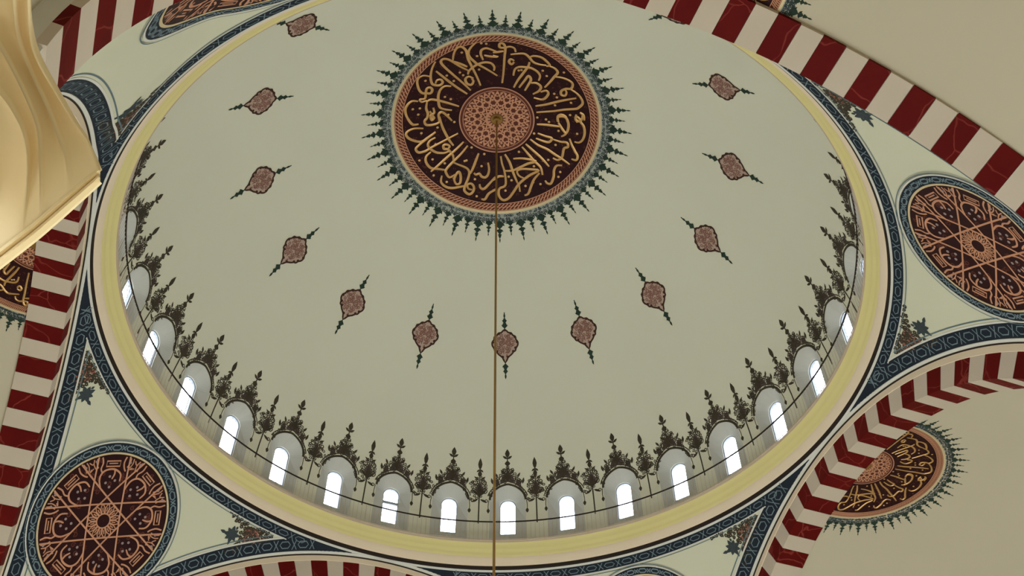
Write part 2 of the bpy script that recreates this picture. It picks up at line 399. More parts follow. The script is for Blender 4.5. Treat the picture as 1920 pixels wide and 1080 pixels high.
for k in range(-5, 14):                                    # diagonal lattice of fine cames
    for sgn in (-1, 1):
        seg = []
        for j in range(13):
            x = -GW+2*GW*j/12; z = GZ0+.014*k+sgn*(x/GW)*.022
            if GZ0 < z < gtop(x)-.002: seg.append(win_pt(x, z, GR+.010))
        if len(seg) > 1: mb.tube(seg, .00055, 4)
me_lat = mb.mesh('lattice', M_['frame'])
mb = MB(); mb.add([win_pt(x, z, GR+.011) for x, z in ginl], [tuple(range(N))]); me_pane = mb.mesh('pane', M_['glass'])
mb = MB(); mb.box((GR*cos(0)+.006, 0, (GZ0+GZ1)/2+.012), .003, .027, .0045); me_bar = mb.mesh('crossbar', M_['frame'])
for i, k in enumerate(WK):
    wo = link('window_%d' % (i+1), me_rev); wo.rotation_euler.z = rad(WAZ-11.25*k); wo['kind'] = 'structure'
    for nm, me in (('frame', me_fr), ('lattice', me_lat), ('pane', me_pane)): link(nm, me, wo)
    if k == 5: link('crossbar', me_bar, wo)

# painted cresting over the windows, palmettes between them (local degrees: x sideways, y up from the niche top)
def crest_fn(x, y, h=0.0):
    pol = 76.45-y; return dome(x/max(.3, sin(rad(pol))), pol, h)
rnd = random.Random(3)
arch_out = [(-HW*.99*cos(pi*k/16), 76.45-ptop(cos(pi*k/16))+.22) for k in range(17)]
def crest_meshes(var):
    rnd = random.Random(11+var)
    D = Paint(crest_fn, .0007)
    D.stroke(smooth_line([(x, y) for x, y in arch_out], 2), .42)
    D.stroke([(x*1.13, y+.62-.1*abs(x)) for x, y in arch_out[1:-1]], .2)
    body = [(-4.1,-3.4),(-3.2,-.6),(-2.6,1.3),(-1.5,2.6),(-.5,4.1),(.5,4.1),(1.5,2.6),(2.6,1.3),(3.2,-.6),(4.1,-3.4),(3.4,-2.9),(2.3,-.7),(1.2,.25),(0,.6),(-1.2,.25),(-2.3,-.7),(-3.4,-2.9)]
    scrollwork(D, body, .74, .16, rnd, .3, .25)
    for sx in (-1, 1):                                      # mirrored main volutes, leaves and the hanging drop
        D.curl(sx*1.15, 1.5, .75, pi/2, sx, .2, 1.3, 14); D.curl(sx*2.2, .7, .6, pi/2, -sx, .18, 1.3, 12); D.curl(sx*.6, 3.1, .5, 0, sx, .17, 1.2, 10)
        D.leaf(sx*.3, 2.2, pi/2-sx*.8, 1.5, .55); D.leaf(sx*2.9, .2, pi/2-sx*.2, 1.4, .5); D.leaf(sx*1.9, 1.6, pi/2-sx*.5, 1.2, .45)
        D.stroke([(sx*3.65, -3.2), (sx*3.78, -4.4), (sx*3.75, -5.2)], .14); D.leaf(sx*3.75, -4.9, -pi/2, 1.1, .62)
    D.leaf(0, .7, pi/2, 2.4, 1.0); D.stroke([(0, 2.8), (0, 6.6)], .22)
    D.leaf(0, 4.0, pi/2, 1.2, 1.1); D.leaf(0, 5.7, pi/2, 1.9, .95)
    D.leaf(0, 5.5, pi/2+.95, 1.15, .5); D.leaf(0, 5.5, pi/2-.95, 1.15, .5); D.dot(0, 6.9, .36)
    Q = Paint(crest_fn, .0004)
    Q.poly([(-1.5,.55),(-1.1,1.7),(0,3.1),(1.1,1.7),(1.5,.55),(0,.75)]); 
    for sx in (-1, 1): Q.poly([(sx*1.6,.1),(sx*1.7,1.3),(sx*2.5,1.0),(sx*2.7,-.7)])
    return D.mesh('window_crest', M_['floral']), Q.mesh('tint', M_['purple'])
def palm_meshes(var):
    rnd = random.Random(31+var)
    D = Paint(crest_fn, .0007)
    D.stroke([(0,-8.2),(0,-5),(0,-2.4)], .26); 
    body = [(0,-3.1),(-.9,-2.5),(-1.55,-1.2),(-1.7,.2),(-.9,1.2),(-.35,2.2),(.35,2.2),(.9,1.2),(1.7,.2),(1.55,-1.2),(.9,-2.5)]
    scrollwork(D, body, .68, .16, rnd, .3, .25)
    for sx in (-1, 1):
        D.curl(sx*.95, .55, .62, pi/2, sx, .19, 1.3, 12); D.curl(sx*1.0, -1.2, .6, -pi/2, sx, .19, 1.2, 12)
        D.leaf(sx*.2, -2.2, pi/2-sx*.75, 1.8, .55); D.leaf(sx*.2, -3.0, -pi/2+sx*1.1, 1.5, .5); D.curl(sx*1.35, -3.3, .45, 0, sx, .16)
        D.leaf(sx*.1, 1.0, pi/2-sx*.9, 1.3, .45)
    D.leaf(0, -2.7, pi/2, 3.0, .9); D.stroke([(0, .5), (0, 5.0)], .2)
    D.leaf(0, 1.6, pi/2, 1.5, .85); D.leaf(0, 3.1, pi/2, 2.6, .85); D.leaf(0, 3.3, pi/2+2.3, .9, .4); D.leaf(0, 3.3, pi/2-2.3, .9, .4)
    Q = Paint(crest_fn, .0004); Q.poly([(0,-2.3),(-.85,-.9),(0,.9),(.85,-.9)])
    return D.mesh('palmette', M_['floral']), Q.mesh('tint', M_['purple'])
cm = [crest_meshes(i) for i in range(2)]; pm = [palm_meshes(i) for i in range(2)]
for i, k in enumerate(WK):
    for (d, q), nm, off in ((cm[i % 2], 'window_crest', 0), (pm[i % 2], 'palmette', -5.625)):
        o = link(nm, d, ceiling); o.rotation_euler.z = rad(WAZ-11.25*k+off); link('tint', q, o)

# ------------------------------------------------------------------ cornice ring and gallery railing
mb = MB(); mb.revolve([(1.02,.079),(.958,.0765),(.9572,.0715)], 256); crn = mb.build('trim_1', M_['pink'], smooth=False); crn['kind'] = 'structure'
def rev_part(name, prof, m, parent, n=256):
    b = MB(); b.revolve(prof, n); return b.build(name, m, parent, smooth=True)
rev_part('shadow_groove', [(.9572,.0715),(.9592,.0690),(.9600,.0685)], M_['tan'], crn)
rev_part('ochre_cove', [(.960,.0685),(.9635,.0655),(.9685,.059),(.9705,.0535),(.973,.049),(.9775,.0445),(.9795,.040),(.981,.0345),(.984,.0305)], M_['yellow'], crn)
rev_part('pink_fillet', [(.984,.0305),(.9855,.0215),(.989,.0165),(.9935,.006),(.9955,.0035)], M_['pink'], crn)
rev_part('black_fillet', [(.9955,.0035),(.9985,-.0035),(1.0,-.0075),(1.012,-.0085)], M_['dark'], crn)
rail = empty('gallery_railing', Matrix.Translation((0, 0, .0765*S)))
tag(rail, 'dark circular handrail on thin balusters round the foot of the dome', 'railing')
def cpts(r, z, n=200): return [(r*cos(2*pi*k/n), r*sin(2*pi*k/n), z) for k in range(n)]
mb = MB(); mb.tube(cpts(.9586, .0722), .0024, 8, True); mb.build('handrail', M_['iron'], rail)
mb = MB(); mb.tube(cpts(.9586, .004), .0013, 6, True); mb.build('bottom_rail', M_['tan'], rail)
mb = MB()
for k in range(420):
    a = 2*pi*k/420; thick = .0009 if k % 7 == 0 else .0005
    mb.tube([(.9586*cos(a), .9586*sin(a), .0), (.9586*cos(a), .9586*sin(a), .072)], thick, 4)
o = mb.build('balusters', M_['tan'], rail, kind='stuff')

# ------------------------------------------------------------------ pendentives with their painted borders
def plane_d(p, side): u, w_ = bay(side); return V((p[0], p[1], 0)).dot(u)
RING_POL = deg(math.asin(1.0/PR))
CHAIN_STEP = 1.95
def strip(name, fn, t0, t1, y0, y1, m, parent, keep, n=220, rows=1):
    b = MB()
    for r in range(rows):
        ya, yb = y0+(y1-y0)*r/rows, y0+(y1-y0)*(r+1)/rows; vs = []; mid = []
        for i in range(n+1):
            t = t0+(t1-t0)*i/n
            vs += [fn(t, ya), fn(t, yb)]; mid.append(keep(fn(t, (ya+yb)/2)))
        b.add(vs, [(2*i, 2*i+1, 2*i+3, 2*i+2) for i in range(n) if mid[i] and mid[i+1]])
    return b.build(name, m, parent)
spray_rnd = random.Random(5)
def spray(name, parent, caz, sg):
    """corner spray: scrollwork wedge between two borders, a flower in front of it; degrees about the flower"""
    r = random.Random(int(caz)+sg*3)
    big = 1.2 if (caz == 243.75 and sg < 0) else 1.0
    def fn(x, y, h=0.0):
        x, y = x*big, y*big; pol = 49.95-y; return pend(caz+sg*(18.1+x/sin(rad(pol))), pol, h)
    o = empty(name, parent=parent)
    D = Paint(fn, .0009)
    wedge = [(5.9,1.75),(4.2,2.15),(2.0,2.05),(-1.0,2.3),(-2.6,2.3),(-.9,1.75),(.5,1.35),(1.15,.3),(.95,-.8),(.45,-1.6),(.1,-2.6),(1.2,-1.9),(2.6,-.45),(4.3,.8)]
    scrollwork(D, wedge, .44, .17, r, .3, .75)
    D.build('scrollwork', M_['floral'], o, kind='stuff')
    D = Paint(fn, .0007); scrollwork(D, [(1.3,1.6),(1.6,-.6),(3.2,.3),(4.3,1.1),(3,1.9)], .55, .26, r, .4, .8); D.build('rose_blossom', M_['rose'], o, kind='stuff')
    D = Paint(fn, .0009)
    for k in range(8): a = k*pi/4+.2; D.leaf(.12*cos(a), .12*sin(a), a, .85 if k % 2 else 1.0, .5)
    D.dot(0, 0, .5); D.leaf(-.7, -.15, pi, .9, .4); D.leaf(.2, .7, pi/2, .5, .3); D.leaf(.2, -.8, -pi/2, .5, .3)
    D.build('flower', M_['slate'], o)
    return o
pends = {}
for caz in (63.75, 153.75, 243.75, 333.75):
    sides = (caz-45, caz+45)
    def dmax(p): return max(plane_d(p, s) for s in sides)
    b = MB(); na, nr = 90, 40; vs = []
    for i in range(na+1):
        a = caz-45+90*i/na; lim = 1.01/cos(rad(45-abs(a-caz)))
        pe = 90 if lim >= PR else deg(math.asin(lim/PR)); pe = max(pe, RING_POL+.02)
        vs += [pend(a, RING_POL+(pe-RING_POL)*j/nr) for j in range(nr+1)]
    b.add(vs, [(i*(nr+1)+j, (i+1)*(nr+1)+j, (i+1)*(nr+1)+j+1, i*(nr+1)+j+1) for i in range(na) for j in range(nr)])
    po = b.build('pendentive', M_['pend'], smooth=True); po['kind'] = 'structure'; pends[caz] = po
    dblue = .999
    rk = lambda lim: (lambda p: dmax(p) < lim)
    def rfn(h): return lambda t, y: pend(t, y, h)
    B = [('white_line',46.16,46.44,'white',.001,1.0035),('blue_band',46.44,47.55,'navy',.0006,1.0),('pale_line',47.55,47.68,'white',.001,.974),('slate_line',47.80,47.89,'thinline',.001,.9635)]
    for nm, y0, y1, m, h, lim in B: strip(nm, rfn(h), caz-45, caz+45, y0, y1, M_[m], po, rk(lim), 400, 8 if nm == 'blue_band' else 1)
    # arch-side borders: circles cut out of the pendentive sphere by vertical planes
    for s in sides:
        u, w_ = bay(s); sg = 1 if s < caz else -1
        def afn(h, u=u, w_=w_, sg=sg):
            def f(t, d):
                r = sqrt(PR*PR-d*d)*(PR-h)/PR; q = u*(d*(PR-h)/PR)+w_*(sg*r*cos(rad(t))); return (q.x, q.y, PZ+r*sin(rad(t)))
            return f
        def keep_ring(lim, s=s):
            o_ = [e for e in sides if e != s][0]
            return lambda p: deg(math.acos(min(1, (p[2]-PZ)/PR))) > lim and plane_d(p, o_) < plane_d(p, s)+.004
        for nm, d0, d1, m, h, lim in (('black_line',1.0105,1.0065,'dark',.0012,46.0),('white_line',1.006,1.0005,'white',.0014,46.2),('blue_band',1.0,.9725,'navy',.0009,46.44),
                                      ('pale_line',.9725,.9690,'white',.0014,47.6),('slate_line',.9645,.9622,'thinline',.0013,47.85)):
            strip(nm, afn(h), 0, 92, d0, d1, M_[m], po, keep_ring(lim), 400, 8 if nm == 'blue_band' else 1)
        # chain links on the arch border
        D = Paint(lambda x, y, h=0.0, f=afn: f(.0016+h)(x, y), 0); st = 3.3; kp = keep_ring(46.9); t = .8
        while t < 88:
            for y0, x0, x1 in ((.98625, t, t+st*.62),):
                g = .0078; c = [(x0,y0),(x0+.45,y0+g),(x1-.45,y0+g),(x1,y0),(x1-.45,y0-g),(x0+.45,y0-g)]
                loop = []
                for i_ in range(6):
                    a_, b_ = c[i_], c[(i_+1) % 6]; loop += [a_, ((a_[0]+b_[0])/2, (a_[1]+b_[1])/2)]
                if kp(afn(0)(t, y0)):
                    # outline drawn as two offset loops so that the width is even in both directions
                    lo = [(cx+(x0+x1)/2, cy+y0) for cx, cy in [((p_[0]-(x0+x1)/2)*.87, (p_[1]-y0)*.74) for p_ in loop]]
                    vs_ = [D.fn(*p_, 0) for p_ in loop]+[D.fn(*p_, 0) for p_ in lo]; k_ = len(loop)
                    D.mb.add(vs_, [(j, (j+1) % k_, k_+(j+1) % k_, k_+j) for j in range(k_)])
                    e = t+st*.81
                    for sy in (1, -1): D.mb.add([D.fn(e-.5, y0+sy*.0105, 0), D.fn(e-.34, y0+sy*.0105, 0), D.fn(e+.5, y0-sy*.0105, 0), D.fn(e+.34, y0-sy*.0105, 0)], [(0,1,2,3)])
            t += st
        D.build('chain_pattern', M_['chain'], po, kind='stuff')
    # chain links on the ring border
    D = Paint(lambda x, y, h=0.0: pend(x, y, .0014+h), 0); st = 3.3; t = caz-43.5; y0 = 47.0
    while t < caz+43.5:
        if dmax(pend(t+.8, y0)) < .985:
            x1 = t+st*.62; gx, gy = .45, .31
            c = [(t,y0),(t+gx,y0+gy),(x1-gx,y0+gy),(x1,y0),(x1-gx,y0-gy),(t+gx,y0-gy)]; cx = (t+x1)/2
            lo = [(cx+(a_-cx)*.87, y0+(b_-y0)*.72) for a_, b_ in c]
            D.mb.add([D.fn(*q, 0) for q in c+lo], [(j, (j+1) % 6, 6+(j+1) % 6, 6+j) for j in range(6)])
            e = t+st*.81
            for sy in (1, -1): D.mb.add([D.fn(e-.5, y0+sy*.42, 0), D.fn(e-.34, y0+sy*.42, 0), D.fn(e+.5, y0-sy*.42, 0), D.fn(e+.34, y0-sy*.42, 0)], [(0,1,2,3)])
        t += st
    D.build('chain_pattern', M_['chain'], po, kind='stuff')
    spray('corner_spray', po, caz, 1); spray('corner_spray', po, caz, -1)

# ------------------------------------------------------------------ the four great arches: striped voussoirs, trim, half domes, walls
PITCH = 6.26
def voussoir_mesh(m, a):
    b = MB(); g = .0008; h = rad(a/2)
    for nn in (4,):
        vs = []
        for i in range(nn+1):
            t = -h+2*h*i/nn
            for r in (RA, RF):
                for d in (DI, DO): vs.append((d, r*sin(-t), r*cos(t)))
        fs = []
        for i in range(nn):
            o = i*4; p = o+4
            fs += [(o, p, p+1, o+1), (o+2, o+3, p+3, p+2), (o, o+2, p+2, p), (o+1, p+1, p+3, o+3)]
        fs += [(0,1,3,2), (nn*4, nn*4+2, nn*4+3, nn*4+1)]
        b.add(vs, fs)
    return b.mesh('voussoir', m)
me_red = voussoir_mesh(M_['red'], PITCH/2-.06); me_cream = voussoir_mesh(M_['cream'], PITCH/2-.06)
LEFT = [pends[243.75]]        # everything that belongs to the narrower left bay
arch_specs = ((18.75, 91.2, 'right'), (108.75, 90.0, 'far'), (198.75, 93.1, 'left'), (288.75, 88.7, 'near'))
for az, phase, side in arch_specs:
    u, w_ = bay(az)
    # the arch body behind the voussoirs
    b = MB(); n = 96
    prof = [(DI+.004, RA+.004), (DO-.004, RA+.004), (DO+.06, RB+.06), (DI+.06, RB+.06), (DI+.001, RB+.004)]
    vs = []
    for i in range(n+1):
        t = pi*i/n
        for d, r in prof: q = u*d+w_*(r*cos(t)); vs.append((q.x, q.y, PZ+r*sin(t)))
    P = len(prof); b.add(vs, [(i*P+k, (i+1)*P+k, (i+1)*P+(k+1) % P, i*P+(k+1) % P) for i in range(n) for k in range(P)])
    ao = b.build('arch', M_['stone']); ao['kind'] = 'structure'
    if side == 'left': LEFT.append(ao)
    b = MB(); vs = []
    for i in range(n+1):
        t = pi*i/n
        for d, r in ((DI+.004, RF-.002), (DI-.0015, RF+.001), (DI-.0015, RB)): q = u*d+w_*(r*cos(t)); vs.append((q.x, q.y, PZ+r*sin(t)))
    b.add(vs, [(i*3+k, (i+1)*3+k, (i+1)*3+k+1, i*3+k+1) for i in range(n) for k in range(2)])
    b.build('pink_trim', M_['pink'], ao)
    k0 = int(-92/(PITCH/2))
    for k in range(-31, 32):
        t = phase+k*(6.14 if side == 'near' and k > 0 else PITCH)/2
        if t < 0 or t > 180: continue
        o = link('voussoir', me_red if k % 2 == 0 else me_cream, ao)
        o.matrix_local = Matrix.Translation((0, 0, PZ*S)) @ Matrix.Rotation(rad(az), 4, 'Z') @ Matrix.Rotation(rad(t-90), 4, 'X')
    # half dome: quarter sphere behind the arch
    hr, hc = (RA+.006, V((0,0,0))) if side != 'near' else (RA+.016, w_*-.016)
    b = MB(); n1, n2 = 96, 40; C0 = u*(DO-.001)+hc; vs = []
    for i in range(n1+1):
        for j in range(n2+1):
            # ring i sweeps behind the arch from one springing to the other, j from the arch plane to the back
            t = pi*i/n1; f = pi/2*j/n2
            q = C0+w_*(hr*cos(t)*cos(f))+u*(hr*sin(f)); vs.append((q.x, q.y, PZ+hr*sin(t)*cos(f)))
    b.add(vs, [(i*(n2+1)+j, (i+1)*(n2+1)+j, (i+1)*(n2+1)+j+1, i*(n2+1)+j+1) for i in range(n1) for j in range(n2)])
    ho = b.build('half_dome', M_['semi'], smooth=True, merge=True); ho['kind'] = 'structure'
    if side == 'left': LEFT.append(ho)
    # round wall below it
    b = MB(); vs = []; n1 = 64
    for i in range(n1+1):
        f = -pi/2+pi*i/n1; q = C0+w_*(hr*sin(f))+u*(hr*cos(f)); vs += [(q.x, q.y, PZ), (q.x, q.y, FLOOR_Z)]
    b.add(vs, [(2*i, 2*i+1, 2*i+3, 2*i+2) for i in range(n1)])
    wo = b.build('wall_'+side, M_['stone'], smooth=True); wo['kind'] = 'structure'
    if side == 'left': LEFT.append(wo)
for caz in (63.75, 153.75, 243.75, 333.75):
    u, w_ = bay(caz-45)
    pl = [(1.01,.871),(1.01,.951),(.951,1.01),(.871,1.01),(.871,1.10),(1.0,1.35),(1.35,1.35),(1.35,1.0),(1.10,.871)]
    b = MB(); q = [u*x+w_*y for x, y in pl]; N = len(q)
    b.add([(p.x, p.y, PZ) for p in q]+[(p.x, p.y, FLOOR_Z) for p in q], [(i, (i+1) % N, N+(i+1) % N, N+i) for i in range(N)]+[tuple(range(N))])
    o = b.build('pier', M_['stone']); o['kind'] = 'structure'
    if caz == 243.75: LEFT.append(o)
b = MB(); b.box((0, 0, FLOOR_Z-.02), 2.4, 2.4, .02); o = b.build('floor', M_['carpet']); o['kind'] = 'structure'

# ------------------------------------------------------------------ painted roundels
def ARC(n, r, a0=0, a1=2*pi): return [(r*cos(a0+(a1-a0)*k/n), r*sin(a0+(a1-a0)*k/n)) for k in range(n+1)]
def finial_mesh(fn, r0, L, m, k):
    D = Paint(fn, .0009); R = random.Random(k)
    f = L/4.1; wf = 1.5
    D.stroke([(r0,0), (r0+L*.97,0)], .16*f)
    D.leaf(r0+.2*f, 0, 0, 1.9*f, 1.6*f); D.leaf(r0+1.9*f, 0, 0, 1.3*f, 1.0*f); D.leaf(r0+3.0*f, 0, 0, 1.1*f, .62*f); D.leaf(r0+3.9*f, 0, 0, 1.1*f, .3*f)
    for s in (-1, 1):
        D.leaf(r0+.6*f, 0, s*.95, 1.35*f, .6*f); D.leaf(r0+2.1*f, 0, s*1.0, .95*f, .42*f); D.leaf(r0+3.1*f, 0, s*1.0, .55*f, .24*f)
        D.curl(r0+.75*f, s*.62*f, .34*f, s*1.5, s, .13*f); D.curl(r0+.3*f, s*.85*f, .3*f, -s*1.5, -s, .12*f)
    return D.mesh('finial', m)
def roundel(name, M, r, rim, half=None, cal=True):
    """calligraphy roundel on a spherical vault; rim = its angular radius in degrees; half = (a0, a1) for a cut one"""
    a0, a1 = half or (0, 2*pi); full = half is None; f = rim/20.2; fn = cap(r); N = 128
    o = empty(name, M)
    def area(nm, r0, r1, m, h):
        D = Paint(fn, h); D.ring(r0*f, r1*f, N, a0, a1); return D.build(nm, M_[m], o)
    inarc = (lambda x, y: True) if full else (lambda x, y: a0-.02 <= atan2(y, x) <= a1+.02)
    area('filigree_ring', 20.3, 22.0, 'pale', .0003)
    D = Paint(fn, .0008); R = random.Random(9)
    for k in range(256):
        a = a0+(a1-a0)*(k+.5)/256
        for rr in (20.75, 21.45, 22.1):
            x, y = f*rr*cos(a+R.uniform(-.01,.01)), f*rr*sin(a+R.uniform(-.01,.01))
            if R.random() < .85: D.curl(x, y, .3*f, R.uniform(0, 6.28), R.choice((-1,1)), .16*f, 1.0, 7)
            if R.random() < .45: D.leaf(x, y, R.uniform(0, 6.28), .5*f, .3*f)
    D.build('filigree', M_['slate'], o, kind='stuff')
    area('gold_rim', 19.75, 20.3, 'goldline', .0011)
    area('red_border', 18.1, 19.75, 'redbrown', .0007)
    area('dark_field', 7.3, 18.1, 'maroon', .0007)
    D = Paint(fn, .0012)
    for k in range(150):                                    # braid of the border
        a = a0+(a1-a0)*k/150; b_ = a+(a1-a0)*1.7/150
        if b_ > a1+.001 and not full: continue
        D.stroke([(f*18.35*cos(a), f*18.35*sin(a)), (f*18.95*cos((a+b_)/2+.004), f*18.95*sin((a+b_)/2+.004)), (f*19.5*cos(b_), f*19.5*sin(b_))], .2*f, ridge=.0005)
    D.stroke(ARC(160, 18.2*f, a0, a1), .16*f); D.stroke(ARC(160, 19.6*f, a0, a1), .13*f); D.stroke(ARC(160, 18.95*f, a0, a1), .1*f)
    D.build('braided_border', M_['copper'], o, kind='stuff')
    D = Paint(fn, .0013)
    for line in CAL.split('\n'):
        pts = [tuple(float(v)/20*f for v in q.split(',')) for q in line.split()]
        pts = smooth_line(pts, 4)
        D.stroke(pts, .52*f, taper=.35, ridge=.0012, keep=inarc)
    D.build('inscription', M_['gold'], o, kind='stuff')
    D = Paint(fn, .0011); R = random.Random(2)
    for q in DOTS.split():
        x, y = (float(v)/20*f for v in q.split(','))
        if inarc(x, y): D.dot(x, y, .27*f, 6)
    D.build('vowel_dots', M_['gold'], o, kind='stuff')
    D = Paint(fn, .0009)
    for k in range(420):
        a = R.uniform(a0, a1); q = sqrt(R.uniform(7.8**2, 17.8**2)); x, y = f*q*cos(a), f*q*sin(a)
        if R.random() < .5: D.curl(x, y, .34*f, R.uniform(0,6.28), R.choice((-1,1)), .1*f, .8, 6)
        else: D.leaf(x, y, R.uniform(0,6.28), .42*f, .2*f)
    D.build('tendrils', M_['redbrown'], o, kind='stuff')
    area('centre_disc', .01, 7.3, 'redbrown', .0008)
    D = Paint(fn, .0012)
    for rr, ww in ((7.15,.22),(6.5,.12)): D.stroke(ARC(96, rr*f, a0, a1), ww*f, closed=False)
    for k in range(16):
        b0 = 2*pi*k/16
        def pp(q, t): return (f*q*cos(b0+t), f*q*sin(b0+t))
        segs = [[pp(1.3,-.1),pp(2.3,.16),pp(3.4,-.08),pp(4.6,.13),pp(6.3,0)], [pp(1.3,.1),pp(2.3,-.16),pp(3.4,.08),pp(4.6,-.13),pp(6.3,0)],
                [pp(2.9,-.19),pp(3.9,-.02),pp(5.2,-.19)], [pp(2.9,.19),pp(3.9,.02),pp(5.2,.19)], [pp(6.3,-.18),pp(5.5,-.1),pp(5.2,0),pp(5.5,.1),pp(6.3,.18)]]
        for sgm in segs: D.stroke(smooth_line(sgm, 3), .23*f, keep=inarc)
        for q, t in ((2.0,0),(3.1,.19),(4.1,0),(5.3,.2),(5.9,0),(5.95,.13),(5.95,-.13),(4.4,.19)):
            x, y = pp(q, t)
            if inarc(x, y): D.dot(x, y, .26*f, 6)
    D.build('arabesque', M_['copper'], o, kind='stuff')
    area('centre_boss', .01, 1.15, 'brass', .0016)
    nf = 64; ms = [finial_mesh(fn, 21.5*f, (4.0 if i else 2.9)*f, M_['green'], i) for i in range(2)]
    for k in range(nf):
        a = 2*pi*(k+.5)/nf
        if not full and not (a0-.001 <= (a if a < pi else a-2*pi) <= a1+.001): continue
        e = link('finial', ms[k % 2], o); e.rotation_euler.z = a
    return o
Mz = Matrix.Translation((0, 0, (DZ+DR)*S))
ro = roundel('calligraphy_roundel', Mz, DR, 20.2)
tag(ro, 'large round gold-lettered calligraphy roundel with spiky blue-green fringe at the top of the main dome', 'roundel')
for az, side in ((18.75, 'right'), (198.75, 'left'), (288.75, 'near')):
    u, w_ = bay(az)
    M = Matrix.Rotation(rad(az), 4, 'Z'); c = u*(DO+.001)+(w_*-.016 if side == 'near' else V((0,0,0)))
    hr = RA+(.016 if side == 'near' else .006)
    M.translation = V((c.x, c.y, PZ+hr))*S
    r = roundel('calligraphy_roundel', M, hr, 13.3, (-pi/2, pi/2))
    if side == 'left': LEFT.append(r)
    tag(r, {'right': 'half calligraphy roundel cut by the striped arch in the lower right vault',
            'left': 'calligraphy roundel peeping out beyond the striped arch at the left edge',
            'near': 'calligraphy roundel fragment above the striped arch at the upper right edge of the picture'}[side], 'roundel', 'half roundels at the crowns of the side vaults')

# star roundels on the pendentives
def star_roundel(caz, pol, rin, rout, label, rot=0):
    M = polar_frame((0, 0, PZ), PR, caz, pol); fn = (lambda f_: (lambda x, y, h=0.0: f_(x, y, h+.0022)))(cap(PR))
    o = empty('star_roundel', M); tag(o, label, 'roundel', 'star roundels on the pendentives')
    def area(nm, r0, r1, m, h): D = Paint(fn, h); D.ring(r0, r1, 96); return D.build(nm, M_[m], o)
    area('dark_field', .01, rin, 'maroon', .0018)
    area('blue_border', rin+.2, rout, 'navy', .0018); area('gold_rim', rin-.02, rin+.2, 'goldline', .0024)
    D = Paint(fn, .0022); D.stroke(ARC(128, rout+.12, 0, 2*pi), .16); D.build('white_line', M_['white'], o)
    D = Paint(fn, .0022); D.stroke(ARC(128, rout+.36, 0, 2*pi), .09); D.build('slate_line', M_['thinline'], o)
    D = Paint(fn, .0023); n = 30; rm = (rin+.2+rout)/2; g = (rout-rin-.2)*.26
    for k in range(n):
        t = 2*pi*k/n; L = 2*pi/n*.64
        c = [(t, rm), (t+.03, rm+g), (t+L-.03, rm+g), (t+L, rm), (t+L-.03, rm-g), (t+.03, rm-g)]
        D.stroke([(q*cos(a), q*sin(a)) for a, q in c], .17, closed=True)
        e = t+2*pi/n*.82
        for s in (1, -1): D.stroke([((rm+s*g)*cos(e-.03), (rm+s*g)*sin(e-.03)), ((rm-s*g)*cos(e+.03), (rm-s*g)*sin(e+.03))], .14)
    D.build('chain_pattern', M_['chain'], o, kind='stuff')
    s = rin
    D = Paint(fn, .0024)
    for k in range(8):                                      # four directions, two parallel chords each: the star
        a = rot+2*pi*k/8; c, hl = s*.25, s*.955
        p, q = (c*cos(a+pi/2)-hl*cos(a), c*sin(a+pi/2)-hl*sin(a)), (c*cos(a+pi/2)+hl*cos(a), c*sin(a+pi/2)+hl*sin(a))
        D.stroke([(p[0]+(q[0]-p[0])*i/8, p[1]+(q[1]-p[1])*i/8) for i in range(9)], .19, ridge=.0008)
    D.build('star_lines', M_['copper'], o)
    D = Paint(fn, .0025)
    D.stroke(ARC(32, s*.105), .15)
    for k in range(16):
        a = rot+2*pi*k/16+pi/16
        pts = [(s*.115*cos(a-.12), s*.115*sin(a-.12)), (s*.19*cos(a-.16), s*.19*sin(a-.16)), (s*.25*cos(a), s*.25*sin(a)), (s*.19*cos(a+.16), s*.19*sin(a+.16)), (s*.115*cos(a+.12), s*.115*sin(a+.12))]
        D.stroke(smooth_line(pts, 3), .12); D.stroke([(s*.14*cos(a), s*.14*sin(a)), (s*.2*cos(a), s*.2*sin(a))], .12)
    D.build('rosette', M_['copper'], o, 'stuff')
    D = Paint(fn, .0024); Q = Paint(fn, .0022); G = Paint(fn, .0024)
    for k in range(8):
        b0 = rot+2*pi*k/8
        def pp(q, t, b0=b0): return (s*q*cos(b0+t), s*q*sin(b0+t))
        D.stroke(smooth_line([pp(.5,-.27), pp(.66,-.27), pp(.755,-.16), pp(.77,.03), pp(.71,.2), pp(.6,.25)], 4), .23, ridge=.0006, taper=.3)   # bowl
        D.stroke(smooth_line([pp(.77,.05), pp(.70,.07), pp(.62,.03)], 3), .2, taper=.3)
        D.stroke([pp(.82,-.13), pp(.82,.13), pp(.90,.12), pp(.90,-.12)], .17, closed=True)                      # panel
        D.stroke([pp(.86,-.08), pp(.86,.08)], .13)
        D.stroke(smooth_line([pp(.97,-.2), pp(.88,-.19), pp(.80,-.23), pp(.74,-.21)], 3), .18)
        D.stroke(smooth_line([pp(.97,.2), pp(.88,.19), pp(.80,.23), pp(.76,.28)], 3), .18)
        for t in (-.33, -.28, .28, .33): D.stroke(smooth_line([pp(.97,t), pp(.9,t*1.06), pp(.82,t*1.0)], 3), .13)
        D.stroke(smooth_line([pp(.95,.37), pp(.9,.42), pp(.95,.45)], 3), .13); D.stroke(smooth_line([pp(.84,.38), pp(.8,.34), pp(.84,.42)], 3), .12)
        for q, t in ((.5,0),(.57,-.12),(.6,.12),(.66,-.03),(.9,.3),(.93,-.3)): G.dot(*pp(q,t), .17, 6)
        for j in range(9):
            x, y = pp(random.Random(k*9+j).uniform(.4,.95), random.Random(k*9+j+99).uniform(-.39,.39)); Q.curl(x, y, .3, j*1.7, (-1)**j, .12)
    D.build('lettering', M_['copper'], o, 'stuff'); G.build('dots', M_['grey'], o, 'stuff'); Q.build('tendrils', M_['redbrown'], o, 'stuff')
    return o
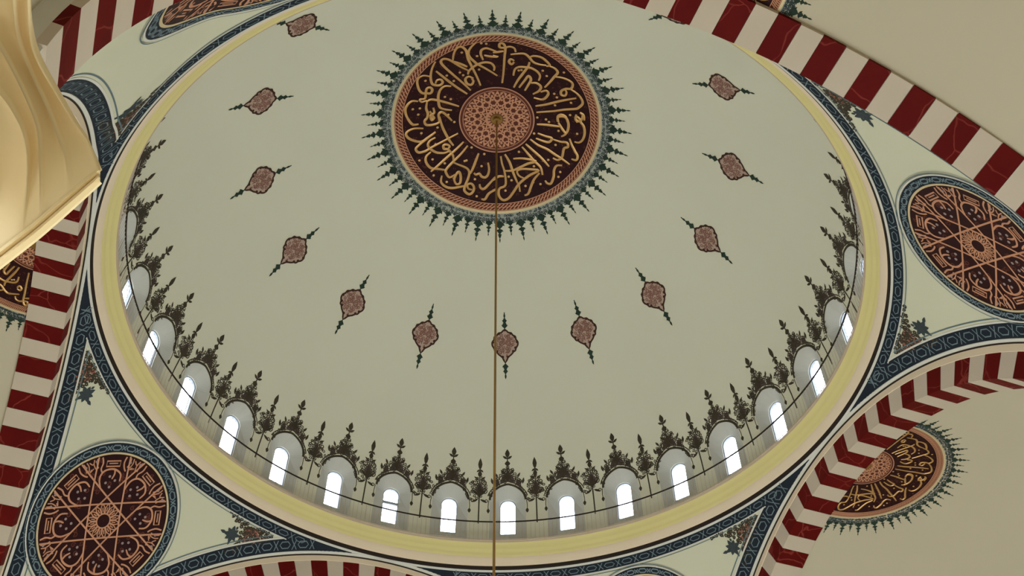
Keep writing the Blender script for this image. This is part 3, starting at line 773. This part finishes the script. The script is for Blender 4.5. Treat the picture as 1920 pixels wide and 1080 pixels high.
star_roundel(154.3, 56.9, 7.72, 9.0, 'whole star roundel with eight-pointed gold lattice in a blue ring, lower left of the view', .12)
star_roundel(63.75, 56.4, 7.2, 8.3, 'star roundel with only the top of its blue ring showing at the bottom')
star_roundel(334.0, 56.3, 7.0, 8.1, 'slanted star roundel with copper lattice in a blue ring at the right edge', .1)
LEFT.append(star_roundel(248.2, 56.2, 6.8, 7.9, 'star roundel seen edge-on behind the striped arch at the top left', .1))

# sixteen cartouches round the dome; the ones the photo shows
def cart_meshes():
    fn = cap(DR)
    body = [(0,-3.75),(.55,-2.7),(1.3,-2.05),(1.75,-1.5),(2.1,-1.3),(2.25,-.75),(2.6,-.2),(2.62,.5),(2.25,1.0),(2.15,1.6),(1.65,1.85),(1.3,2.35),(.7,2.45),(0,3.1)]
    out = body+[(-x, y) for x, y in body[-2:0:-1]]
    Bk = Paint(fn, .0004); Bk.poly(out); b = Bk.mesh('ground', M_['rosepale'])
    D = Paint(fn, .0009); D.stroke(smooth_line(out, 2, True), .34, closed=True)
    for i, (x, y) in enumerate(out):
        if i % 2: D.dot(x*.95, y*.95, .3, 6)
    o_ = D.mesh('outline', M_['cartline'])
    D = Paint(fn, .0008); R = random.Random(4)
    inner = [(x*.8, y*.8) for x, y in out]; scrollwork(D, inner, .66, .17, R, .25, .5)
    for sx in (-1, 1): D.curl(sx*.75, .3, .7, pi/2, sx, .2, 1.3, 12); D.curl(sx*.6, -1.3, .5, 0, sx, .18); D.curl(sx*.7, 1.5, .45, 0, -sx, .18)
    a = D.mesh('arabesque', M_['rosepaint'])
    fs = []
    for sg, y0 in ((1, 3.1), (-1, -3.75)):
        D = Paint(fn, .0009); L = 3.5 if sg > 0 else 2.9
        D.stroke([(0, y0), (0, y0+sg*L)], .2)
        D.leaf(0, y0+sg*.1, sg*pi/2, 1.5, 1.0); D.leaf(0, y0+sg*1.1, sg*pi/2, 1.3, .8); D.leaf(0, y0+sg*2.2, sg*pi/2, 1.2, .4)
        for sx in (-1, 1): D.leaf(0, y0+sg*.4, sg*pi/2-sx*.9, .85, .35); D.leaf(0, y0+sg*1.5, sg*pi/2-sx*.9, .65, .3)
        fs.append(D.mesh('finial', M_['green']))
    return b, o_, a, fs
M_['rosepale'] = mat('pale_rose_paint', (176,150,134), .75, var=.1, scale=3)
M_['rosepaint'] = mat('rose_brown_line', (128,92,80), .75, var=.2, scale=3)
M_['cartline'] = mat('dark_brown_line', (66,42,34), .75, var=.25, scale=3)
cb, co, ca, cf = cart_meshes()
clabels = ['rose cartouche cut off by the dome rim at the top left', 'upper of the two rose cartouches at the left side, level with the roundel', 'rose cartouche at the left side, straight below the one level with the roundel',
 'tilted rose cartouche, third down the left side of the dome', 'tilted rose cartouche, fourth down the left side of the dome, lower left of the roundel', 'rose cartouche next left of the hanging cable, clear of it',
 'rose cartouche with the cable passing over its left edge', 'rose cartouche next right of the hanging cable, clear of it', 'tilted rose cartouche lower right of the roundel, second right of the cable',
 'tilted rose cartouche third right of the cable, between lower right and right side', 'rose cartouche at the right side, lower of two stacked there', 'rose cartouche at the right side, level with the roundel top half, uppermost whole one',
 'tip of a rose cartouche peeping over the striped arch at the top right']
for k, lb in enumerate(clabels):
    az = -90-48.787-22.5*k
    o = empty('cartouche', polar_frame((0, 0, DZ), DR, az, 47.3)); tag(o, lb, 'cartouche', 'rose cartouches painted round the dome')
    for nm, me in (('ground', cb), ('outline', co), ('arabesque', ca), ('finial', cf[0]), ('finial', cf[1])): link(nm, me, o)

# ------------------------------------------------------------------ chandelier: long cable from the dome crown, hoop and lamps below the view
CT, CB = V((0, 0, DZ+DR-.002)), V((.027, 0, -1.86))
ch = empty('chandelier', Matrix.Translation(CB*S)); tag(ch, 'brass chandelier on one long cable hanging from the middle of the dome roundel', 'chandelier')
b = MB(); b.tube([CT-CB, (CT-CB)*.5, (0,0,0)], .0030, 8); b.build('cable', M_['brass'], ch)
b = MB(); b.tube([(CT-CB)-V((0,0,.001)), (CT-CB)-V((0,0,.012))], .012, 16); b.build('ceiling_boss', M_['brass'], ch)
b = MB(); b.tube(cpts(.62, -.02, 96), .006, 8, True); b.tube(cpts(.3, -.02, 64), .005, 8, True); b.build('hoop', M_['iron'], ch)
b = MB()
for k in range(8): a = 2*pi*k/8; b.tube([(0,0,0), (.62*cos(a), .62*sin(a), -.02)], .003, 6)
b.build('stay', M_['iron'], ch, kind='stuff')
b = MB()
for r_, a in [(0, 0)]: 
    vs = []; fs = []
    for i in range(7):
        for j in range(10): t, f = pi*i/6, 2*pi*j/10; vs.append((.010*sin(t)*cos(f), .010*sin(t)*sin(f), .012*cos(t)))
    for i in range(6): fs += [(i*10+j, i*10+(j+1) % 10, (i+1)*10+(j+1) % 10, (i+1)*10+j) for j in range(10)]
    b.add(vs, fs)
me_b = b.mesh('lamp_globe', M_['bulb'], True)
for k in range(16):
    a = 2*pi*(k+.5)/16; p = V((.62*cos(a), .62*sin(a), .0))
    link('lamp_globe', me_b, ch, p*S)
    if k % 2 == 0:
        ld = bpy.data.lights.new('lamp', 'POINT'); ld.energy = LAMP_W; ld.color = LAMP_COL; ld.shadow_soft_size = .35
        lo = bpy.data.objects.new('lamp', ld); COL.objects.link(lo); lo.location = (CB+p+V((0,0,.03)))*S

# unseen fill lamp added in the near bay to brighten the stone hood
pl_ = V((-.33, -1.02, FLOOR_Z)); pn = empty('hood_fill_lamp', Matrix.Translation(pl_*S)); tag(pn, 'added warm fill lamp on a thin pole, unseen below the view, brightening the stone hood', 'lamp')
link('lamp_globe', me_b, pn, (0, 0, .19*S))
b = MB(); b.tube([(0,0,.01), (0,0,.18)], .0025, 8); b.build('pole', M_['iron'], pn)
b = MB(); b.tube([(0,0,0), (0,0,.01)], .02, 20); b.build('base', M_['iron'], pn)
ld = bpy.data.lights.new('lamp', 'POINT'); ld.energy = HOOD_FILL_W; ld.color = (1.0, .86, .62); ld.shadow_soft_size = .2
lo = bpy.data.objects.new('lamp', ld); COL.objects.link(lo); lo.location = (pl_+V((0,0,.24)))*S

# ------------------------------------------------------------------ fluted stone hood jutting from the pier at the left edge
o = empty('stone_hood', Matrix.Translation(V(HOOD_TIP)*S))
tag(o, 'warm cream fluted stone hood with moulded rim jutting in at the left edge', 'hood')
k_ = .001
curves = [smooth_line([(x*k_, y*k_, z*k_) for x, y, z in c], 5) for c in HOOD]
b = MB(); rows = []; sub = 10
for a, c in zip(curves, curves[1:]):
    for i in range(sub):
        f = i/sub; dz = .015*sin(pi*f)**.7 if 0 < f < 1 else 0
        rows.append([tuple(p+(q-p)*f+(dz*min(1, j/6) if e == 2 else 0) for e, (p, q) in enumerate(zip(P0, P1))) for j, (P0, P1) in enumerate(zip(a, c))])
rows.append(curves[-1]); L_ = len(rows[0])
b.add([p for r in rows for p in r], [(i*L_+j, (i+1)*L_+j, (i+1)*L_+j+1, i*L_+j+1) for i in range(len(rows)-1) for j in range(L_-1)])
v = b.build('fluted_vault', M_['hood'], o, smooth=True)
b = MB(); R_ = [smooth_line([(x*k_, y*k_, z*k_) for x, y, z in c], 4) for c in HOOD_RIM]; L_ = len(R_[0])
b.add([p for r in R_ for p in r], [(i*L_+j, (i+1)*L_+j, (i+1)*L_+j+1, i*L_+j+1) for i in range(len(R_)-1) for j in range(L_-1)])
r_ = b.build('rim', M_['hood'], o)
for q in (v, r_):
    md = q.modifiers.new('thickness', 'SOLIDIFY'); md.thickness = .02; md.offset = -1 if q is v else 1

# ------------------------------------------------------------------ the left arch is narrower towards the near corner: pull that half in sideways
bpy.context.view_layer.update()
u, w_ = bay(198.75)
def narrow(p, k=.16):
    a = min(1, max(0, (p.dot(u)/S-.80)/.20)); z = min(1, max(0, -p.z/S/.1))
    c = min(1, max(0, p.dot(w_)/S/.35))
    s = a*a*(3-2*a)*z*z*(3-2*z)*c*c*(3-2*c); return p-w_*(p.dot(w_)*k*s)
def tree(o):
    yield o
    for c in o.children: yield from tree(c)
for root in LEFT:
    for o in tree(root):
        if o.type != 'MESH': continue
        o.data = o.data.copy(); Mw = o.matrix_world; Mi = Mw.inverted()
        for v in o.data.vertices: v.co = Mi @ narrow(Mw @ v.co)
